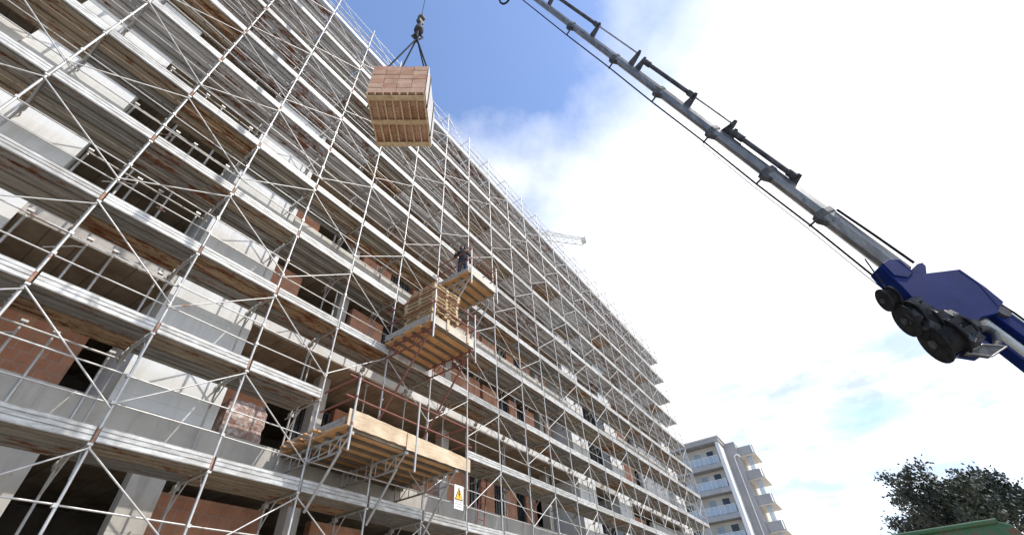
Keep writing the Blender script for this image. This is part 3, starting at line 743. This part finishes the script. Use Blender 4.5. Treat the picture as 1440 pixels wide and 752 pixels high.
for q in range(7):
    p0 = PX(1296+q*9, 430+q*5)-nn*.06; p1 = PX(1318+q*7, 452+q*5)-nn*.09; p2 = PX(1345+q*4, 455+q*5)-nn*.05
    MB().path([p0, p0.lerp(p1, .5)-up*.03, p1, p2], .013, 6).build('hydraulic_hose', M['boom'] if q % 3 == 0 else M['black'], CR)
MB().path([Bp+ax*.2-up*.3, PX(1258, 423)], .012, 6).build('hydraulic_hose', M['black'], CR)
# inner boom running down to the slewing column beside the camera
E0 = PX(1400, 428)+nn*.2; E1 = PX(1475, 482)+nn*.2; dv = (E1-E0).normalized(); tq = (E0.z-1.6)/max(.05, -dv.z); E1 = E0+dv*min(tq, 7.0)
def barbox(p, q, w, h): return MB().bar(p, q, w, h, up=(up-dv*up.dot(dv)))
barbox(E0, E1, .3, .26).build('inner_boom', M['blue'], CR, bevel=.012)
off = -(up-dv*up.dot(dv)).normalized()*.25
MB().tube(E0+off*1.05+dv*.02, E1+off*1.05, .11, 16).build('lift_cylinder_rod', M['chrome'], CR)
barbox(E0+off*1.62+dv*.1, E1+off*1.62, .14, .05).build('link_plate', M['blue'], CR)
MB().tube(E0-nn*.2+dv*.12, E0+nn*.2+dv*.12, .09, 18).build('elbow_pin', M['dark_steel'], CR)
for q in range(5):
    p = E0+nn*(-.16+.04*q)+up*.05
    MB().path([p+ax*.18, p+up*.09+ax*.02, p+dv*.2+up*.12, p+dv*1.2+up*.1], .016, 6).build('hydraulic_hose', M['chrome'] if q % 2 else M['black'], CR)
MB().tube((E1.x, E1.y, 0), (E1.x, E1.y, E1.z+.2), .28, 16, .2).build('slewing_column', M['blue'], CR)

# ------------------------------------------------------------------ tower crane behind
tip = at_depth(822, 341, 60); bk = ray(735, 330); bk = bk*((tip.z-ZC)/bk.z); bk.z += ZC
jd = (bk-tip).normalized(); side = jd.cross(Vector((0, 0, 1))); L = 42
pale_y = plain('faded_crane_paint', (.62, .60, .52), (.72, .7, .62), 2, .6)
root = tip+jd*32
TC = thing('tower_crane', (root.x, root.y, 0), 'distant pale tower crane whose lattice jib shows above the scaffold top', 'tower crane')
def lattice(p, q, w, upv, n, r=.06):
    m = MB(); d = (q-p); sd = d.normalized().cross(upv).normalized()
    ch = lambda t: [p+d*t-sd*w/2, p+d*t+sd*w/2, p+d*t+upv*w*.95]
    A, Z = ch(0), ch(1)
    for a, b in zip(A, Z): m.tube(a, b, r, 6)
    for i in range(n):
        a, b = ch(i/n), ch((i+1)/n); mid = ch((i+.5)/n)
        m.tube(a[0], mid[2], r*.55, 5); m.tube(mid[2], b[0], r*.55, 5); m.tube(a[1], mid[2], r*.55, 5); m.tube(mid[2], b[1], r*.55, 5); m.tube(a[0], b[1], r*.5, 5)
    return m
lattice(tip, root, 1.0, Vector((0, 0, 1)), 26).build('jib', pale_y, TC)
lattice(root, root+jd*11, 1.0, Vector((0, 0, 1)), 8).build('counter_jib', pale_y, TC)
lattice(Vector((root.x, root.y, 0)), Vector((root.x, root.y, root.z+5)), 1.4, side.normalized(), 30, .08).build('mast', pale_y, TC)
MB().box(root.x-.8, root.x+.8, root.y-2, root.y-.6, root.z-2.2, root.z-.1).build('cab', wht, TC)
MB().tube(tip+jd*2+Vector((0, 0, .9)), root+Vector((0, 0, 5)), .03, 5).build('tie_bar', M['dark_steel'], TC)
b2 = root+jd*10; MB().box(b2.x-1, b2.x+1, b2.y-1, b2.y+1, b2.z-2.2, b2.z).build('counterweight', M['concrete'], TC)
MB().box(tip.x-.12, tip.x+.12, tip.y-.3, tip.y+.3, tip.z-.1, tip.z+.9).build('jib_end', pale_y, TC)

# ------------------------------------------------------------------ neighbouring apartment block
NX = 69.0
taupe = plain('taupe_render', (.36, .345, .335), (.41, .395, .385), .6, .9); cream = plain('pale_cream_render', (.66, .62, .55), (.74, .70, .64), .6, .9)
white = plain('white_trim', (.74, .72, .69), (.8, .78, .75), 1, .8)
gmat, nt, bs = newmat('blue_balcony_glass'); bs.inputs['Base Color'].default_value = (.46, .54, .60, 1); bs.inputs['Roughness'].default_value = .08; bs.inputs['Alpha'].default_value = .55
N = thing('apartment_building', (NX, 16, 0), 'finished taupe apartment building with glass fronted balconies beyond the end of the scaffolding', 'building')
MB().box(NX+1.6, NX+16, 11.2, 34, 0, 23.6).build('wall', cream, N)
MB().box(NX-.25, NX+16.2, 10.75, 34.3, 23.6, 24.15).build('roof', taupe, N)
MB().box(NX-.4, NX+16.3, 10.6, 34.4, 24.152, 24.3).build('cornice', white, N)
MB().box(NX, NX+.95, 10.9, 11.35, 0, 23.598).build('corner_pier', white, N)
for i in range(8):
    z = 20.2-3.08*i+.12
    if z < 0: break
    MB().box(NX, NX+1.598, 11.352, 33.9, z, z+.58).build('balcony_slab', taupe, N)
    for a, b in ((11.6, 15.6), (16.1, 20), (20.6, 25)):
        rl = MB(); zr = z+.58
        for q in range(7): y = a+(b-a)*q/6; rl.box(NX+.05, NX+.09, y-.02, y+.02, zr, zr+1.0)
        rl.box(NX+.04, NX+.1, a, b, zr+1.0, zr+1.05)
        o = rl.build('balcony_rail', white, N)
        MB().box(NX+.065, NX+.075, a+.02, b-.02, zr+.06, zr+.98).build('glass_panel', gmat, o)
    for a in (12.2, 14.0, 17.2, 21.5):
        o = MB().box(NX+1.54, NX+1.598, a, a+1.1, z+.58, z+2.75).build('window', white, N)
        MB().box(NX+1.525, NX+1.539, a+.08, a+1.02, z+.64, z+2.67).build('pane', M['void'] if a != 14.0 else gmat, o)
    MB().box(NX+.05, NX+.45, 15.65, 16.05, z+.582, z+3.078).build('column', taupe, N)
TX = NX+3.2
MB().box(TX, TX+3.5, 9.35, 11.19, 0, 24.0).build('stair_tower', taupe, N)
MB().box(NX+.96, TX-.01, 10.95, 11.18, 0, 23.59).build('side_wall', white, N)
MB().tube((TX-.12, 9.95, 0), (TX-.12, 9.95, 21.9), .09, 8).build('flue_pipe', white, N)
MB().path([(TX-.12, 9.95, 21.8)]+[(TX-.12, 9.95-.35*(1-math.cos(t)), 21.8+.35*math.sin(t)) for t in [math.pi*i/8 for i in range(9)]], .13, 10).build('flue_cowl', white, N)
for i in range(7):
    z = 22.05-3.17*i-.0
    pr = [(TX+.3, 9.348, z), (TX+.3, 7.45, z), (TX+.3, 7.45, z+1.1), (TX+.3, 9.348, z+1.1)]
    MB().prism(pr, (.15, 0, 0)).build('balcony_front', taupe, N)
    MB().box(TX+.46, TX+5.5, 7.2, 9.348, z-.15, z+.1).build('balcony_slab', cream, N)
    MB().box(TX+.46, TX+5.5, 7.2, 7.35, z+.102, z+1.1).build('balcony_front', cream, N)
    MB().box(TX+.9, TX+1.0, 7.9, 8.5, z-2.2, z-.15).build('balcony_rail', gmat, N)
MB().box(TX+3.51, TX+12, 9.4, 11.19, 0, 22.5).build('wall', cream, N)
F2 = thing('house', (110, 10, 0), 'low pale house roof edge far off beside the taupe apartment building', 'house')
p = at_x(1104, 748, 110)
MB().box(110, 122, p.y+.3, p.y+6, 0, p.z).build('wall', cream, F2); MB().box(109.6, 122.4, p.y, p.y+6.3, p.z, p.z+.5).build('roof', taupe, F2)
MB().box(112, 113, p.y+1, p.y+2, p.z+.5, p.z+1.4).build('chimney', cream, F2)

# ------------------------------------------------------------------ tree
leaf, nt, bs = newmat('dark_olive_leaf')
oi = pos(nt); r = ramp(nt, [(.35, (.025, .034, .028)), (.5, (.045, .06, .04)), (.65, (.11, .12, .08))]); nt.links.new(noise(nt, oi, 1.2, 6, .7), r.inputs['Fac'])
nt.links.new(r.outputs['Color'], bs.inputs['Base Color']); bs.inputs['Roughness'].default_value = .6
bark = plain('grey_bark', (.10, .08, .06), (.18, .15, .12), 8, .9)
TR = thing('tree', (39, -5.55, 0), 'dark bushy tree with feathery twigs rising behind the green skip', 'tree')
tr = random.Random(21); tb = MB(); lf = MB()
base = Vector((39, -5.55, 0))
tb.tube(base, base+Vector((0, 0, 2.5)), .34, 10, .24)
def grow(p, d, l, r, lev):
    q = p
    for s in range(3):
        d = (d+Vector((tr.uniform(-.22, .22), tr.uniform(-.22, .22), tr.uniform(-.08, .16)))).normalized()
        e = q+d*l/3; tb.tube(q, e, r*(1-s*.2), 5, r*(.8-s*.2), caps=False); q = e
        if lev >= 2: leaves(q, d, lev)
    if lev < 4:
        for _ in range(tr.choice((2, 3, 3)) if lev < 3 else 3):
            nd = (d*.75+Vector((tr.uniform(-1, 1), tr.uniform(-1, 1), tr.uniform(-.35, .65)))*.8).normalized()
            grow(q, nd, l*tr.uniform(.6, .8), r*.58, lev+1)
def leaves(c, d, lev):
    for _ in range(17 if lev > 3 else 10):
        o = Vector((tr.gauss(0, 1), tr.gauss(0, 1), tr.gauss(0, 1)))*.17
        p = c+o; n = Vector((tr.uniform(-1, 1), tr.uniform(-1, 1), tr.uniform(-1, 1))).normalized()
        t = (n.orthogonal()+d*.6).normalized(); b = n.cross(t); l = tr.uniform(.12, .24); w = l*.33
        lf.add([p, p+t*l*.5+b*w, p+t*l, p+t*l*.5-b*w], [(0, 1, 2, 3)])
top = base+Vector((0, 0, 2.3))
for q in range(9):
    a = 2*math.pi*q/9+tr.uniform(-.3, .3); t = tr.uniform(.45, 1.0) if q else .15
    grow(top, Vector((math.cos(a)*t*.9, math.sin(a)*t*1.1, .95)).normalized(), tr.uniform(2.0, 2.7), .13, 0)
tb.build('trunk', bark, TR)
lf.build('crown', leaf, TR)

# ------------------------------------------------------------------ green skip
gr, nt, bs = newmat('worn_green_paint')
v = pos(nt); rr = ramp(nt, [(.53, (.045, .12, .05)), (.56, (.06, .14, .06)), (.60, (.15, .065, .035))]); nt.links.new(noise(nt, v, 2.3, 8, .7), rr.inputs['Fac'])
nt.links.new(rr.outputs['Color'], bs.inputs['Base Color']); bs.inputs['Roughness'].default_value = .6
pr_ = at_x(1401, 732, 9.0); zt = pr_.z; yr = pr_.y
SK = thing('skip', (12, yr+1.3, 0), 'green painted steel skip with rust streaks below the dark tree', 'skip')
out = [(yr+2.6, .5), (yr+2.6, zt-.0), (yr, zt), (yr-.12, zt-.06), (yr-.24, zt-.35), (yr-.24, .5)]
MB().prism([(9.0, y, z) for y, z in out], (.06, 0, 0)).build('end_wall', gr, SK, bevel=.01)
MB().prism([(15.0, y, z) for y, z in out], (.06, 0, 0)).build('end_wall', gr, SK)
MB().box(9.062, 14.998, yr-.238, yr-.19, .5, zt-.4).build('side_wall', gr, SK); MB().box(9.062, 14.998, yr+2.54, yr+2.598, .5, zt-.02).build('side_wall', gr, SK)
MB().box(9.062, 14.998, yr-.188, yr+2.538, .5, .56).build('floor', gr, SK)
MB().tube((8.97, yr+2.6, zt), (8.97, yr+.0, zt), .03, 8).build('rim', gr, SK)
for y in (yr+.75, yr+1.9): MB().box(8.92, 8.998, y-.05, y+.05, .5, zt-.12).build('rib', gr, SK)
for y in (yr+.4, yr+1.9): MB().box(9.2, 14.8, y-.1, y+.1, .2, .498).build('runner', M['dark_steel'], SK)
for x in (9.8, 14):
    for y in (yr+.2, yr+2.1): MB().tube((x, y-.1, .2), (x, y+.1, .2), .2, 16).build('roller', M['dark_steel'], SK)

# ------------------------------------------------------------------ camera
cam = bpy.data.cameras.new('camera'); co = bpy.data.objects.new('camera', cam); COL.objects.link(co)
cam.sensor_width = 36; cam.lens = F/1440*36; cam.clip_start = .05; cam.clip_end = 5000
xr = Vector((D1.x, -D3.x, D2.x)); yd = Vector((D1.y, -D3.y, D2.y)); zf = Vector((D1.z, -D3.z, D2.z))
co.matrix_world = Matrix(((xr.x, -yd.x, -zf.x, 0), (xr.y, -yd.y, -zf.y, 0), (xr.z, -yd.z, -zf.z, ZC), (0, 0, 0, 1)))
sc.camera = co

# ------------------------------------------------------------------ light and sky
SUN = Vector((.42, -1.0, 1.30)).normalized()
el = math.asin(SUN.z); az = math.atan2(SUN.x, SUN.y)
su = bpy.data.lights.new('sun', 'SUN'); su.energy = 3.1; su.angle = R(.5); su.color = (1, .95, .88)
so = bpy.data.objects.new('sun', su); COL.objects.link(so); so.location = (20, -30, 40); so.rotation_euler = (-SUN).to_track_quat('-Z', 'Y').to_euler()
w = bpy.data.worlds.new('World'); sc.world = w; w.use_nodes = True; nt = w.node_tree
bg = nt.nodes['Background']
sky = node(nt, 'ShaderNodeTexSky', sky_type='NISHITA'); sky.sun_disc = False; sky.sun_elevation = el; sky.sun_rotation = az
sky.air_density = 1.0; sky.dust_density = .5; sky.ozone_density = 1.0
tc = node(nt, 'ShaderNodeTexCoord').outputs['Generated']
sx = node(nt, 'ShaderNodeSeparateXYZ'); nt.links.new(tc, sx.inputs[0])
den = math_(nt, 'ADD', math_(nt, 'ABSOLUTE', sx.outputs['Z']), .16)
cx = node(nt, 'ShaderNodeCombineXYZ'); nt.links.new(math_(nt, 'DIVIDE', sx.outputs['X'], den), cx.inputs[0]); nt.links.new(math_(nt, 'DIVIDE', sx.outputs['Y'], den), cx.inputs[1])
fb = noise(nt, cx.outputs[0], 2.2, 9, .58)
db = ray(570, -190).normalized()                        # the clear patch of the sky
dp = node(nt, 'ShaderNodeVectorMath', operation='DOT_PRODUCT'); nt.links.new(tc, dp.inputs[0]); dp.inputs[1].default_value = db
ang = math_(nt, 'ARCCOSINE', dp.outputs['Value'])
cov = math_(nt, 'ADD', math_(nt, 'MINIMUM', math_(nt, 'MULTIPLY', math_(nt, 'SUBTRACT', ang, .40), 1.9), 1.25), math_(nt, 'MULTIPLY', math_(nt, 'SUBTRACT', fb, .5), 1.7))
# the bank thins out again behind the camera and low in the east
dq = node(nt, 'ShaderNodeVectorMath', operation='DOT_PRODUCT'); nt.links.new(tc, dq.inputs[0]); dq.inputs[1].default_value = ray(1250, 640).normalized()
low_ = math_(nt, 'MAXIMUM', math_(nt, 'MULTIPLY', math_(nt, 'SUBTRACT', dq.outputs['Value'], .90), 7.6), 0.0)
cov = math_(nt, 'SUBTRACT', cov, low_)
hemi = node(nt, 'ShaderNodeVectorMath', operation='DOT_PRODUCT'); nt.links.new(tc, hemi.inputs[0]); hemi.inputs[1].default_value = Vector((.8, .0, .5)).normalized()
hm = node(nt, 'ShaderNodeMapRange'); hm.inputs['From Min'].default_value = -.1; hm.inputs['From Max'].default_value = .5; nt.links.new(hemi.outputs['Value'], hm.inputs['Value'])
cr = ramp(nt, [(0, (0, 0, 0)), (.9, (1, 1, 1))]); nt.links.new(cov, cr.inputs['Fac'])
cf = math_(nt, 'MULTIPLY', cr.outputs['Color'], hm.outputs[0])
CLOUD = 8.5
clear = mixc(nt, 1.0, sky.outputs['Color'], (1.30, 1.33, 1.45), 'MULTIPLY')
gn = ramp(nt, [(.42, (0, 0, 0)), (.62, (1, 1, 1))]); nt.links.new(noise(nt, cx.outputs[0], 3.1, 7, .6), gn.inputs['Fac'])
gf = math_(nt, 'MULTIPLY', gn.outputs['Color'], math_(nt, 'MINIMUM', math_(nt, 'ADD', math_(nt, 'MULTIPLY', low_, 1.1), .12), 1.0))
cc_ = mixc(nt, gf, (CLOUD, CLOUD, CLOUD*1.01), (3.9, 4.2, 4.6))
col = mixc(nt, cf, clear, cc_)
nt.links.new(col, bg.inputs['Color']); bg.inputs['Strength'].default_value = .15
sc.view_settings.view_transform = 'Standard'; sc.view_settings.look = 'None'; sc.view_settings.gamma = 1; sc.view_settings.exposure = .4
sc.render.resolution_x = 1024; sc.render.resolution_y = 534
